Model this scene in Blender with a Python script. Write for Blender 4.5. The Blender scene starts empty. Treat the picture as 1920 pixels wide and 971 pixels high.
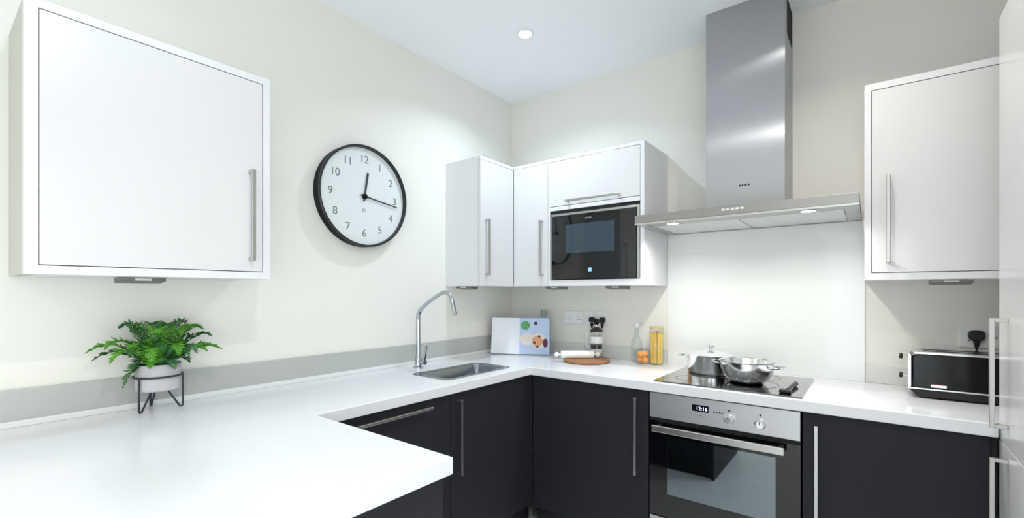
import bpy, bmesh, math, random
from mathutils import Vector, Matrix
random.seed(7)
S = bpy.context.scene
COL = S.collection
PI = math.pi

# ------------------------------------------------------------------ camera
cam_d = bpy.data.cameras.new('camera'); cam = bpy.data.objects.new('camera', cam_d); COL.objects.link(cam)
cam.location = (2.0811, -2.6887, 1.32)
cam.rotation_euler = (PI/2, 0, math.radians(37.74))
cam_d.sensor_width = 36.0; cam_d.lens = 36.0*863.03/1920.0
cam_d.shift_y = 62.5/1920.0
cam_d.clip_start = 0.02
S.camera = cam

# ------------------------------------------------------------------ world, lights, exposure
W = bpy.data.worlds.new('overcast_sky'); S.world = W; W.use_nodes = True
bg = W.node_tree.nodes['Background']
bg.inputs[0].default_value = (0.90, 0.955, 1.0, 1); bg.inputs[1].default_value = 8.3
S.view_settings.view_transform = 'Standard'
try: S.view_settings.look = 'None'
except Exception: pass
S.view_settings.gamma = 1.0
S.view_settings.use_curve_mapping = False
S.view_settings.exposure = -1.12
SPOT_W = 12.5
SPOT_COL = (0.72, 0.88, 1.0)
WARM_COL = (1.0, 0.95, 0.88)
HOOD_W = 4.5

def light(name, kind, loc, energy, color=(1,1,1), rot=(0,0,0), **kw):
    d = bpy.data.lights.new(name, kind); d.energy = energy; d.color = color
    for k, v in kw.items(): setattr(d, k, v)
    o = bpy.data.objects.new(name, d); COL.objects.link(o); o.location = loc; o.rotation_euler = rot
    return o

# ------------------------------------------------------------------ materials
def lin(c):
    c = c/255.0
    return c/12.92 if c <= 0.04045 else ((c+0.055)/1.055)**2.4
def rgb(r, g, b): return (lin(r), lin(g), lin(b), 1.0)

def mat(name, color, rough=0.5, metal=0.0, spec=0.5, coat=0.0, noise=0.0, nscale=40.0, bump=0.0, bscale=200.0,
        aniso=0.0, stretch=None, trans=0.0, ior=1.45, emit=None, estr=0.0, cvar=0.0, alpha=1.0):
    m = bpy.data.materials.new(name); m.use_nodes = True
    nt = m.node_tree; p = nt.nodes['Principled BSDF']
    p.inputs['Base Color'].default_value = color
    p.inputs['Roughness'].default_value = rough; p.inputs['Metallic'].default_value = metal
    p.inputs['Specular IOR Level'].default_value = spec
    p.inputs['Coat Weight'].default_value = coat; p.inputs['Coat Roughness'].default_value = 0.06
    p.inputs['Transmission Weight'].default_value = trans; p.inputs['IOR'].default_value = ior
    p.inputs['Anisotropic'].default_value = aniso
    if emit:
        p.inputs['Emission Color'].default_value = emit; p.inputs['Emission Strength'].default_value = estr
    tc = nt.nodes.new('ShaderNodeTexCoord'); mp = nt.nodes.new('ShaderNodeMapping')
    nt.links.new(tc.outputs['Object'], mp.inputs['Vector'])
    if stretch: mp.inputs['Scale'].default_value = stretch
    n = nt.nodes.new('ShaderNodeTexNoise'); n.inputs['Scale'].default_value = nscale; n.inputs['Detail'].default_value = 4
    nt.links.new(mp.outputs[0], n.inputs['Vector'])
    if noise:
        mr = nt.nodes.new('ShaderNodeMapRange')
        mr.inputs['To Min'].default_value = max(0, rough-noise); mr.inputs['To Max'].default_value = rough+noise
        nt.links.new(n.outputs['Fac'], mr.inputs['Value']); nt.links.new(mr.outputs[0], p.inputs['Roughness'])
    if cvar:
        mx = nt.nodes.new('ShaderNodeMix'); mx.data_type = 'RGBA'
        mx.inputs[6].default_value = tuple(max(0, c*(1-cvar)) for c in color[:3])+(1,)
        mx.inputs[7].default_value = tuple(min(1, c*(1+cvar)) for c in color[:3])+(1,)
        nt.links.new(n.outputs['Fac'], mx.inputs[0]); nt.links.new(mx.outputs[2], p.inputs['Base Color'])
    if bump:
        n2 = nt.nodes.new('ShaderNodeTexNoise'); n2.inputs['Scale'].default_value = bscale
        nt.links.new(mp.outputs[0], n2.inputs['Vector'])
        b = nt.nodes.new('ShaderNodeBump'); b.inputs['Strength'].default_value = bump; b.inputs['Distance'].default_value = 0.002
        nt.links.new(n2.outputs['Fac'], b.inputs['Height']); nt.links.new(b.outputs[0], p.inputs['Normal'])
    return m

M = {}
M['wall'] = mat('wall_paint', rgb(238, 236, 228), 0.7, spec=0.3, cvar=0.01, nscale=3, bump=0.05, bscale=300)
M['ceiling'] = mat('ceiling_paint', rgb(250, 251, 253), 0.8, spec=0.2, cvar=0.01, nscale=3, bump=0.04, bscale=300)
M['white_door'] = mat('white_gloss_lacquer', rgb(223, 222, 222), 0.22, spec=0.5, coat=0.15, noise=0.02, nscale=8)
M['white_carcass'] = mat('white_melamine', rgb(230, 230, 232), 0.35, noise=0.03, nscale=10)
M['greige'] = mat('greige_side_panel', rgb(194, 193, 184), 0.5, noise=0.03, nscale=10)  # side panel toned darker than the white cabinet frame
M['worktop'] = mat('white_quartz', rgb(229, 230, 233), 0.16, spec=0.5, cvar=0.015, nscale=120, noise=0.03)
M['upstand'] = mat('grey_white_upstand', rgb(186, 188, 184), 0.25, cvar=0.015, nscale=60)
M['upstand_light'] = mat('pale_upstand', rgb(218, 219, 215), 0.25, cvar=0.015, nscale=60)
M['upstand_trim'] = mat('upstand_trim', rgb(232, 233, 232), 0.3, cvar=0.01)
M['dark_door'] = mat('charcoal_lacquer', rgb(42, 42, 48), 0.55, spec=0.2, noise=0.04, nscale=12, bump=0.02, bscale=500)
M['dark_carcass'] = mat('charcoal_melamine', rgb(36, 36, 41), 0.5, noise=0.03)
M['plinth'] = mat('charcoal_plinth', rgb(26, 26, 29), 0.5, noise=0.03)
M['steel'] = mat('brushed_steel', rgb(198, 197, 194), 0.30, 1.0, noise=0.06, nscale=30, stretch=(1, 1, 40), bump=0.04, bscale=60)
M['handle'] = mat('satin_nickel', rgb(190, 188, 184), 0.32, 1.0, noise=0.05, nscale=60)
M['chrome'] = mat('polished_steel', rgb(232, 232, 233), 0.17, 1.0, noise=0.03, nscale=30)
M['tap'] = mat('tap_chrome', rgb(190, 195, 200), 0.16, 1.0, noise=0.03, nscale=30)
M['sink'] = mat('sink_steel', rgb(140, 147, 152), 0.22, 1.0, noise=0.08, nscale=50)
M['black_glass'] = mat('black_glass', rgb(10, 10, 13), 0.05, spec=0.6, coat=0.4, noise=0.01)
M['hob_glass'] = mat('hob_glass', rgb(12, 12, 14), 0.05, spec=0.5, ior=2.3, coat=1.0, noise=0.01)
M['black_plastic'] = mat('black_plastic', rgb(16, 16, 18), 0.35, noise=0.05)
M['black_gloss'] = mat('black_gloss', rgb(8, 8, 10), 0.16, spec=0.35, noise=0.02)
M['dark_gap'] = mat('dark_recess', rgb(20, 20, 22), 0.7, noise=0.03)
M['splash'] = mat('white_back_painted_glass', rgb(238, 240, 238), 0.10, spec=0.5, coat=0.2, noise=0.01)
M['lens'] = mat('frosted_lens', rgb(225, 228, 222), 0.4, noise=0.03)
M['floor'] = mat('pale_floor_tile', rgb(226, 228, 228), 0.25, cvar=0.05, nscale=6, noise=0.04)
M['clock_black'] = mat('clock_case_black', rgb(7, 7, 9), 0.5, spec=0.2, noise=0.04)
M['clock_rim'] = mat('clock_rim_charcoal', rgb(38, 42, 45), 0.35, noise=0.04)
M['dial'] = mat('clock_dial', rgb(226, 231, 230), 0.45, cvar=0.01)
M['ink'] = mat('grey_numeral_ink', rgb(120, 124, 126), 0.6, noise=0.03)
M['hand'] = mat('clock_hand', rgb(62, 68, 72), 0.4, noise=0.03)
M['fitting'] = mat('dark_satin_metal', rgb(128, 128, 120), 0.4, 1.0, noise=0.05)
M['plastic_white'] = mat('white_socket_plastic', rgb(240, 241, 240), 0.3, noise=0.02)
M['lamp_emit'] = mat('downlight_lens', rgb(255, 255, 255), 0.4, emit=(0.92, 0.97, 1, 1), estr=22.0)
M['hood_emit'] = mat('hood_lamp_lens', rgb(255, 255, 255), 0.4, emit=(1, 0.97, 0.93, 1), estr=30.0)
M['display'] = mat('oven_display_window', rgb(18, 16, 32), 0.15, noise=0.02)
M['digits'] = mat('display_digits', rgb(220, 225, 255), 0.4, emit=(0.8, 0.85, 1, 1), estr=2.5)
M['blue_light'] = mat('blue_display_light', rgb(120, 160, 220), 0.4, emit=(0.25, 0.5, 1, 1), estr=1.6)
M['terracotta_pot'] = mat('pale_concrete', rgb(196, 194, 197), 0.8, cvar=0.06, nscale=30, bump=0.3, bscale=120)
M['soil'] = mat('dark_soil', rgb(38, 32, 24), 0.9, cvar=0.3, nscale=120, bump=0.6, bscale=150)
M['wire'] = mat('dark_grey_wire', rgb(62, 66, 74), 0.45, 0.6, noise=0.05)
M['paper'] = mat('white_page', rgb(238, 241, 248), 0.6, cvar=0.01, nscale=20)
M['book_blue'] = mat('pale_blue_page', rgb(190, 208, 238), 0.5, cvar=0.06, nscale=14)
M['cover'] = mat('book_cover', rgb(160, 170, 182), 0.6, noise=0.03)
M['leafprint'] = mat('printed_green', rgb(96, 160, 104), 0.6, cvar=0.25, nscale=70)
M['plateprint'] = mat('printed_plate', rgb(232, 222, 214), 0.6, cvar=0.03)
M['foodprint'] = mat('printed_food', rgb(222, 164, 124), 0.6, cvar=0.25, nscale=90)
M['berryprint'] = mat('printed_berries', rgb(88, 44, 66), 0.6, cvar=0.3, nscale=90)
M['inkdark'] = mat('printed_dark', rgb(56, 50, 58), 0.6, cvar=0.1)
M['wood'] = mat('warm_board_wood', rgb(158, 112, 78), 0.5, cvar=0.35, nscale=10, stretch=(1, 9, 1), bump=0.1, bscale=40)
M['marble'] = mat('white_marble', rgb(238, 238, 234), 0.25, cvar=0.02, nscale=20)
M['pasta'] = mat('yellow_pasta', rgb(255, 212, 110), 0.55, cvar=0.12, nscale=60)
M['orange'] = mat('orange_peel', rgb(255, 165, 80), 0.5, cvar=0.12, nscale=50, bump=0.3, bscale=220)
M['coffee'] = mat('dark_coffee', rgb(52, 46, 40), 0.3, cvar=0.1)
M['red_badge'] = mat('red_badge', rgb(150, 44, 40), 0.3, noise=0.02)
M['fern'] = mat('fern_green', rgb(92, 160, 48), 0.5, cvar=0.35, nscale=9)
M['fern_dark'] = mat('fern_deep_green', rgb(48, 106, 46), 0.5, cvar=0.35, nscale=9)
M['fern_pale'] = mat('fern_blue_green', rgb(88, 140, 92), 0.5, cvar=0.25, nscale=9)
M['filter'] = mat('hood_filter_white_glass', rgb(226, 228, 228), 0.25, noise=0.04)
M['oven_cavity'] = mat('oven_enamel', rgb(60, 64, 68), 0.35, noise=0.05)

def glass_mat(name, tint=(1, 1, 1, 1), refl=0.04, refl_edge=0.35):
    m = bpy.data.materials.new(name); m.use_nodes = True; nt = m.node_tree; nt.nodes.clear()
    o = nt.nodes.new('ShaderNodeOutputMaterial'); mx = nt.nodes.new('ShaderNodeMixShader')
    t = nt.nodes.new('ShaderNodeBsdfTransparent'); t.inputs[0].default_value = tint
    g = nt.nodes.new('ShaderNodeBsdfGlossy'); g.inputs['Roughness'].default_value = 0.03
    fr = nt.nodes.new('ShaderNodeMath'); fr.operation = 'MULTIPLY_ADD'; lw = nt.nodes.new('ShaderNodeLayerWeight'); lw.inputs[0].default_value = 0.2
    fr.inputs[1].default_value = refl_edge; fr.inputs[2].default_value = refl; nt.links.new(lw.outputs['Facing'], fr.inputs[0])
    nz = nt.nodes.new('ShaderNodeTexNoise'); nz.inputs['Scale'].default_value = 3
    mr = nt.nodes.new('ShaderNodeMapRange'); mr.inputs['To Min'].default_value = 0.02; mr.inputs['To Max'].default_value = 0.04
    nt.links.new(nz.outputs['Fac'], mr.inputs['Value']); nt.links.new(mr.outputs[0], g.inputs['Roughness'])
    nt.links.new(fr.outputs[0], mx.inputs[0]); nt.links.new(t.outputs[0], mx.inputs[1]); nt.links.new(g.outputs[0], mx.inputs[2])
    nt.links.new(mx.outputs[0], o.inputs[0])
    return m
M['glass'] = glass_mat('clear_glass', (0.93, 0.95, 0.95, 1))
M['window_glass'] = glass_mat('window_glass', (0.97, 0.98, 0.98, 1))
M['oven_glass'] = glass_mat('smoked_oven_glass', (0.22, 0.25, 0.27, 1), 0.26, 0.3)
_n = M['oven_glass'].node_tree   # heat-reflecting coating
[n for n in _n.nodes if n.type == 'BSDF_GLOSSY'][0].inputs[0].default_value = (0.78, 0.9, 0.95, 1)

def brushed(name, color, rough, aniso, rot):
    m = mat(name, color, rough, 1.0, noise=0.012, nscale=14, stretch=(30, 30, 0.4), aniso=aniso)
    nt = m.node_tree; tg = nt.nodes.new('ShaderNodeTangent'); tg.direction_type = 'RADIAL'; tg.axis = 'Z'
    nt.links.new(tg.outputs[0], nt.nodes['Principled BSDF'].inputs['Tangent'])
    nt.nodes['Principled BSDF'].inputs['Anisotropic Rotation'].default_value = rot
    return m
M['chimney'] = brushed('brushed_chimney_steel', rgb(180, 181, 184), 0.22, 1.0, 0.0)
M['canopy'] = mat('canopy_steel', rgb(158, 156, 153), 0.32, 1.0, noise=0.05, nscale=30, stretch=(1, 40, 40))
M['panel_steel'] = mat('oven_panel_steel', rgb(200, 201, 204), 0.42, 1.0, noise=0.04, nscale=30, stretch=(1, 40, 40))
M['pan_steel'] = mat('satin_pan_steel', rgb(244, 244, 245), 0.16, 1.0, noise=0.01, nscale=30)

# ------------------------------------------------------------------ mesh helpers
class B(bmesh.types.BMesh if False else object):
    """collects shapes in world coordinates and builds ONE mesh object"""
    def __init__(s): s.bm = bmesh.new()
    def box(s, x0, x1, y0, y1, z0, z1, rot=None):
        if x0 > x1: x0, x1 = x1, x0
        if y0 > y1: y0, y1 = y1, y0
        if z0 > z1: z0, z1 = z1, z0
        v = [s.bm.verts.new(p) for p in ((x0,y0,z0),(x1,y0,z0),(x1,y1,z0),(x0,y1,z0),(x0,y0,z1),(x1,y0,z1),(x1,y1,z1),(x0,y1,z1))]
        for f in ((0,3,2,1),(4,5,6,7),(0,1,5,4),(1,2,6,5),(2,3,7,6),(3,0,4,7)): s.bm.faces.new([v[i] for i in f])
        if rot is not None:
            c = Vector(((x0+x1)/2, (y0+y1)/2, (z0+z1)/2)); bmesh.ops.rotate(s.bm, verts=v, cent=c, matrix=rot)
        return s
    def prism(s, pts, axis, a0, a1):
        """pts: 2D outline; axis 'x' -> pts are (y,z); 'y' -> (x,z); 'z' -> (x,y)"""
        def P(p, a):
            return {'x': (a, p[0], p[1]), 'y': (p[0], a, p[1]), 'z': (p[0], p[1], a)}[axis]
        a = [s.bm.verts.new(P(p, a0)) for p in pts]; b = [s.bm.verts.new(P(p, a1)) for p in pts]
        fs = [s.bm.faces.new(a), s.bm.faces.new(b[::-1])]
        n = len(pts)
        for i in range(n): fs.append(s.bm.faces.new([a[i], b[i], b[(i+1) % n], a[(i+1) % n]]))
        bmesh.ops.recalc_face_normals(s.bm, faces=fs)
        return s
    def lathe(s, prof, c, axis='z', n=40, a0=0.0, a1=2*PI):
        """prof: list of (r, h) revolved about axis through c; r=0 closes"""
        full = abs(a1-a0-2*PI) < 1e-6
        rings = []
        for r, h in prof:
            ring = []
            if r < 1e-7:
                p = {'z': (0, 0, h), 'x': (h, 0, 0), 'y': (0, h, 0)}[axis]
                ring = [s.bm.verts.new(Vector(c)+Vector(p))]
            else:
                for i in range(n):
                    t = a0+(a1-a0)*i/(n if full else n-1); u, w = r*math.cos(t), r*math.sin(t)
                    p = {'z': (u, w, h), 'x': (h, u, w), 'y': (u, h, w)}[axis]
                    ring.append(s.bm.verts.new(Vector(c)+Vector(p)))
            rings.append(ring)
        fs = []
        for A, Bq in zip(rings, rings[1:]):
            if len(A) == 1 and len(Bq) == 1: continue
            m = n if full else n-1
            for i in range(m):
                j = (i+1) % n
                if len(A) == 1: q = [A[0], Bq[j], Bq[i]]
                elif len(Bq) == 1: q = [A[i], A[j], Bq[0]]
                else: q = [A[i], A[j], Bq[j], Bq[i]]
                fs.append(s.bm.faces.new(q))
        bmesh.ops.recalc_face_normals(s.bm, faces=fs)
        return s
    def tube(s, pts, r, n=12, closed=False, cap=True):
        P = [Vector(p) for p in pts]; rings = []; up = None; m = len(P)
        for i, p in enumerate(P):
            if closed: t = (P[(i+1) % m]-P[i-1]).normalized()
            else: t = (P[min(i+1, m-1)]-P[max(i-1, 0)]).normalized()
            if up is None:
                up = Vector((0, 0, 1)) if abs(t.z) < 0.9 else Vector((1, 0, 0))
            u = (up-t*up.dot(t)).normalized(); w = t.cross(u); up = u
            rr = r[i] if isinstance(r, (list, tuple)) else r
            rings.append([s.bm.verts.new(p+(u*math.cos(2*PI*k/n)+w*math.sin(2*PI*k/n))*rr) for k in range(n)])
        fs = []
        pairs = list(zip(rings, rings[1:]))
        if closed: pairs.append((rings[-1], rings[0]))
        for A, Q in pairs:
            for k in range(n): fs.append(s.bm.faces.new([A[k], A[(k+1) % n], Q[(k+1) % n], Q[k]]))
        if cap and not closed: fs.append(s.bm.faces.new(rings[0][::-1])); fs.append(s.bm.faces.new(rings[-1]))
        bmesh.ops.recalc_face_normals(s.bm, faces=fs)
        return s
    def ball(s, c, r, sc=(1, 1, 1), n=16):
        d = bmesh.ops.create_uvsphere(s.bm, u_segments=n, v_segments=max(6, n//2), radius=r)
        for v in d['verts']: v.co = Vector((v.co.x*sc[0], v.co.y*sc[1], v.co.z*sc[2]))+Vector(c)
        return s
    def build(s, name, m, parent=None, bevel=0.0, smooth=False, seg=2):
        off = WORLD.get(parent.name, Vector((0, 0, 0))) if parent else Vector((0, 0, 0))
        for v in s.bm.verts: v.co -= off
        me = bpy.data.meshes.new(name); s.bm.to_mesh(me); s.bm.free()
        me.materials.append(M[m] if isinstance(m, str) else m)
        o = bpy.data.objects.new(name, me); COL.objects.link(o)
        if parent: o.parent = parent
        WORLD[o.name] = off.copy()
        if smooth:
            for p in me.polygons: p.use_smooth = True
            try: me.set_sharp_from_angle(angle=math.radians(38))
            except Exception: pass
        if bevel:
            b = o.modifiers.new('bevel', 'BEVEL'); b.width = bevel; b.segments = seg; b.limit_method = 'ANGLE'
            b.angle_limit = math.radians(40); b.harden_normals = False
        return o
WORLD = {}
def thing(name, label, cat, loc, group=None):
    o = bpy.data.objects.new(name, None); COL.objects.link(o); o.location = loc; o.empty_display_size = 0.05
    o['label'] = label; o['category'] = cat
    if group: o['group'] = group
    WORLD[o.name] = Vector(loc)
    return o
def tag(o, label, cat, group=None):
    o['label'] = label; o['category'] = cat
    if group: o['group'] = group
    return o
def struct(o): o['kind'] = 'structure'; return o
def text(name, s, size, loc, rot, m, parent, depth=0.0006, align='CENTER'):
    c = bpy.data.curves.new(name, 'FONT'); c.body = s; c.size = size; c.align_x = align; c.align_y = 'CENTER'; c.extrude = depth
    t = bpy.data.objects.new(name+'_tmp', c); COL.objects.link(t)
    dg = bpy.context.evaluated_depsgraph_get()
    me = bpy.data.meshes.new_from_object(t.evaluated_get(dg)); bpy.data.objects.remove(t)
    me.transform(Matrix.LocRotScale(Vector(loc)-WORLD.get(parent.name, Vector()), rot.to_euler() if hasattr(rot, 'to_euler') else rot, None))
    me.materials.clear(); me.materials.append(M[m]); me.name = name
    o = bpy.data.objects.new(name, me); COL.objects.link(o); o.parent = parent; WORLD[o.name] = WORLD[parent.name].copy()
    return o
from mathutils import Euler
ROT_Y = Euler((PI/2, 0, 0))            # text facing -y
ROT_X = Euler((PI/2, 0, PI/2))         # text facing +x

ZW = 0.906      # worktop top
ZU = 0.862      # worktop underside
CEIL = 2.71
XR, YB = 2.99, -5.6

# ------------------------------------------------------------------ room shell
struct(B().box(-0.12, XR+0.12, YB-0.12, 0.12, -0.10, 0.0).build('floor', 'floor'))
struct(B().box(-0.12, XR+0.12, YB-0.12, 0.12, CEIL, CEIL+0.1).build('ceiling', 'ceiling'))
struct(B().box(-0.12, 0, YB-0.12, 0.12, 0, CEIL).build('wall_left', 'wall'))
struct(B().box(0, XR, 0, 0.12, 0, CEIL).build('wall_back', 'wall'))
wr = B()   # right wall; unseen window added beyond the tall units to light the left wall
WA, WB, WZ0, WZ1 = -4.5, -2.05, 0.25, 2.20
wr.box(XR, XR+0.12, WB, 0.12, 0, CEIL); wr.box(XR, XR+0.12, YB-0.12, WA, 0, CEIL); wr.box(XR, XR+0.12, WA, WB, WZ1, CEIL); wr.box(XR, XR+0.12, WA, WB, 0, WZ0)
struct(wr.build('wall_right', 'wall'))
WM = (WA+WB)/2; xa, xb = XR+0.03, XR+0.10
w1 = struct(B().box(xa, xb, WA, WA+0.05, WZ0, WZ1).box(xa, xb, WB-0.05, WB, WZ0, WZ1).box(xa, xb, WA+0.05, WB-0.05, WZ1-0.05, WZ1)
       .box(xa, xb, WA+0.05, WB-0.05, WZ0, WZ0+0.05).box(xa, xb, WM-0.025, WM+0.025, WZ0+0.05, WZ1-0.05).build('added_window_1', 'white_carcass', bevel=0.003))
B().box(XR+0.062, XR+0.07, WA+0.05, WM-0.025, WZ0+0.05, WZ1-0.05).build('pane', 'window_glass', w1)
B().box(XR+0.062, XR+0.07, WM+0.025, WB-0.05, WZ0+0.05, WZ1-0.05).build('pane', 'window_glass', w1)
pt = light('added_window_portal', 'AREA', (XR+0.14, WM, (WZ0+WZ1)/2), 1.0, rot=(PI/2, 0, PI/2), shape='RECTANGLE', size=2.5, size_y=2.0)
pt.data.cycles.is_portal = True
GA, GB, GZ = 1.55, 2.85, 2.30  # unseen glazed door, added to throw light onto the hob wall
struct(B().box(0, GA, YB-0.12, YB, 0, CEIL).box(GB, XR, YB-0.12, YB, 0, CEIL).box(GA, GB, YB-0.12, YB, GZ, CEIL).build('wall_front', 'wall'))
dr1 = struct(B().box(GA, GA+0.06, YB-0.10, YB-0.03, 0, GZ).box(GB-0.06, GB, YB-0.10, YB-0.03, 0, GZ).box(GA+0.06, GB-0.06, YB-0.10, YB-0.03, GZ-0.06, GZ)
       .box(GA+0.06, GB-0.06, YB-0.10, YB-0.03, 0, 0.08).build('added_door_1', 'white_carcass', bevel=0.003))
B().box(GA+0.06, GB-0.06, YB-0.07, YB-0.062, 0.08, GZ-0.06).build('pane', 'window_glass', dr1)
pt3 = light('added_door_portal', 'AREA', ((GA+GB)/2, YB-0.14, GZ/2), 1.0, rot=(PI/2, 0, PI), shape='RECTANGLE', size=1.4, size_y=2.4)
pt3.data.cycles.is_portal = True
struct(B().box(0.0, 0.012, YB, -2.9, 0, 0.10).build('baseboard_left', 'white_carcass', bevel=0.003))

# ------------------------------------------------------------------ ceiling downlights
def downlight(x, y, label, w, col, sp=135):
    t = thing('ceiling_downlight', label, 'light', (x, y, CEIL), 'recessed ceiling downlights')
    B().lathe([(0.046, -0.0005), (0.046, -0.006), (0.036, -0.008), (0.032, -0.002), (0.032, -0.0005)], (x, y, CEIL), n=40).build('trim_ring', 'plastic_white', t, smooth=True)
    B().lathe([(0.0, -0.004), (0.031, -0.004), (0.031, -0.0008), (0, -0.0008)], (x, y, CEIL), n=32).build('lamp_lens', 'lamp_emit', t)
    light('downlight_lamp', 'AREA', (x, y, CEIL-0.012), w, col, shape='DISK', size=0.06, spread=math.radians(sp))
downlight(0.625, -0.693, 'round white recessed downlight glowing in the ceiling above the corner', SPOT_W*1.25, SPOT_COL)
downlight(1.95, -0.85, 'round recessed downlight in the ceiling near the tall white unit', SPOT_W*0.9, WARM_COL)
downlight(0.625, -2.35, 'round recessed downlight in the ceiling above the peninsula', SPOT_W*0.2, SPOT_COL)
downlight(1.95, -2.35, 'round recessed downlight in the ceiling over the middle aisle', SPOT_W*1.7, WARM_COL, 160)
downlight(0.625, -4.1, 'round recessed downlight in the ceiling far left beyond the peninsula', SPOT_W, WARM_COL)
downlight(1.95, -4.1, 'round recessed downlight in the ceiling by the added glazed door', SPOT_W, WARM_COL)

# ------------------------------------------------------------------ handles
def handle_bar(a, b, out, m, parent, r=0.006, stand=0.03, name='handle'):
    """square bow handle between points a and b on the door face; out = outward unit vector"""
    a, b, out = Vector(a), Vector(b), Vector(out).normalized()
    d = (b-a).normalized(); side = d.cross(out)
    bb = B()
    def obox(p, q, hw, hd):
        # box along p->q with half width hw along side and hd along third axis
        ax = (q-p).normalized(); s1 = side if abs(ax.dot(side)) < 0.5 else d; s2 = ax.cross(s1)
        vs = []
        for e in (p, q):
            for i, j in ((-1,-1),(1,-1),(1,1),(-1,1)): vs.append(bb.bm.verts.new(e+s1*hw*i+s2*hd*j))
        fs = [bb.bm.faces.new([vs[i] for i in f]) for f in ((0,1,2,3),(7,6,5,4),(0,4,5,1),(1,5,6,2),(2,6,7,3),(3,7,4,0))]
        bmesh.ops.recalc_face_normals(bb.bm, faces=fs)
    obox(a+out*stand, b+out*stand, r, r)
    obox(a+d*r, a+d*r+out*(stand-r*0.9), r, r)
    obox(b-d*r, b-d*r+out*(stand-r*0.9), r, r)
    return bb.build(name, m, parent, bevel=0.0015)

# ------------------------------------------------------------------ worktop (one continuous piece, hole for the sink)
def cells(xs, ys, z0, z1, inside):
    bm = bmesh.new(); vt = {}; 
    def v(i, j, k):
        if (i, j, k) not in vt: vt[(i, j, k)] = bm.verts.new((xs[i], ys[j], (z0, z1)[k]))
        return vt[(i, j, k)]
    F = {(i, j) for i in range(len(xs)-1) for j in range(len(ys)-1) if inside((xs[i]+xs[i+1])/2, (ys[j]+ys[j+1])/2)}
    for (i, j) in F:
        bm.faces.new([v(i,j,1), v(i+1,j,1), v(i+1,j+1,1), v(i,j+1,1)])
        bm.faces.new([v(i,j,0), v(i,j+1,0), v(i+1,j+1,0), v(i+1,j,0)])
        if (i-1, j) not in F: bm.faces.new([v(i,j,0), v(i,j,1), v(i,j+1,1), v(i,j+1,0)])
        if (i+1, j) not in F: bm.faces.new([v(i+1,j,0), v(i+1,j+1,0), v(i+1,j+1,1), v(i+1,j,1)])
        if (i, j-1) not in F: bm.faces.new([v(i,j,0), v(i+1,j,0), v(i+1,j,1), v(i,j,1)])
        if (i, j+1) not in F: bm.faces.new([v(i,j+1,0), v(i,j+1,1), v(i+1,j+1,1), v(i+1,j+1,0)])
    bmesh.ops.recalc_face_normals(bm, faces=bm.faces[:])
    bmesh.ops.dissolve_limit(bm, angle_limit=0.01, verts=bm.verts[:], edges=bm.edges[:])
    return bm
SX0, SX1, SY0, SY1 = 0.275, 0.505, -1.145, -0.695
XI, YI = 0.602, -0.612           # inner front edges
PX, PY0, PY1 = 1.255, -2.62, -1.862   # peninsula end, near edge, inner edge
def in_wt(x, y):
    if SX0 < x < SX1 and SY0 < y < SY1: return False
    if x < XI and y > PY0: return True
    if y > YI and x < 2.405: return True
    if y > -0.575: return True
    return y < PY1 and x < PX
b = B(); b.bm.free(); b.bm = cells([0.001, SX0, SX1, XI, PX, 2.405, XR-0.001], [PY0, PY1, SY0, SY1, YI, -0.575, -0.001], ZU, ZW, in_wt)
wt = tag(b.build('worktop', 'worktop', bevel=0.004, seg=3), 'white quartz worktop running round the corner into a peninsula', 'worktop')

# upstands
u = thing('upstand', 'pale grey upstand along the clock wall behind the plant and tap', 'upstand', (0, -1.6, ZW))
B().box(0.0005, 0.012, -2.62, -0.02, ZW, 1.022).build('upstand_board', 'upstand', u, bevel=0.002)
B().box(0.012, 0.018, -2.62, -0.02, ZW, 0.926).build('joint_trim', 'upstand_trim', u, bevel=0.002)
tag(B().box(0.02, 1.153, -0.014, -0.0005, ZW, 0.984).build('upstand', 'upstand_light', bevel=0.002), 'short pale upstand on the back wall behind the cookbook and coffee press', 'upstand')
tag(B().box(2.071, XR-0.002, -0.014, -0.0005, ZW, 0.984).build('upstand', 'upstand_light', bevel=0.002), 'short pale upstand behind the black toaster', 'upstand')
tag(B().box(1.155, 2.069, -0.008, -0.0005, ZW, 1.653).build('glass_splashback', 'splash', bevel=0.001), 'glossy white glass splashback between hob and extractor hood', 'splashback')

# ------------------------------------------------------------------ sink and tap
def rrect(x0, x1, y0, y1, r, n=6):
    pts = []
    for cx, cy, a in ((x1-r, y1-r, 0), (x0+r, y1-r, PI/2), (x0+r, y0+r, PI), (x1-r, y0+r, 3*PI/2)):
        for k in range(n+1):
            t = a+PI/2*k/n; pts.append((cx+r*math.cos(t), cy+r*math.sin(t)))
    return pts
def loft(bm, loops, close_last=True):
    rs = [[bm.verts.new(p) for p in L] for L in loops]; fs = []
    for A, Q in zip(rs, rs[1:]):
        n = len(A)
        for k in range(n): fs.append(bm.faces.new([A[k], A[(k+1) % n], Q[(k+1) % n], Q[k]]))
    if close_last: fs.append(bm.faces.new(rs[-1]))
    return fs
sk = thing('sink', 'stainless steel sink bowl set into the worktop beside the tap', 'sink', (0.39, -0.92, ZW))
b = B()
def L3(x0, x1, y0, y1, r, z): return [(p[0], p[1], z) for p in rrect(x0, x1, y0, y1, r)]
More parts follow.
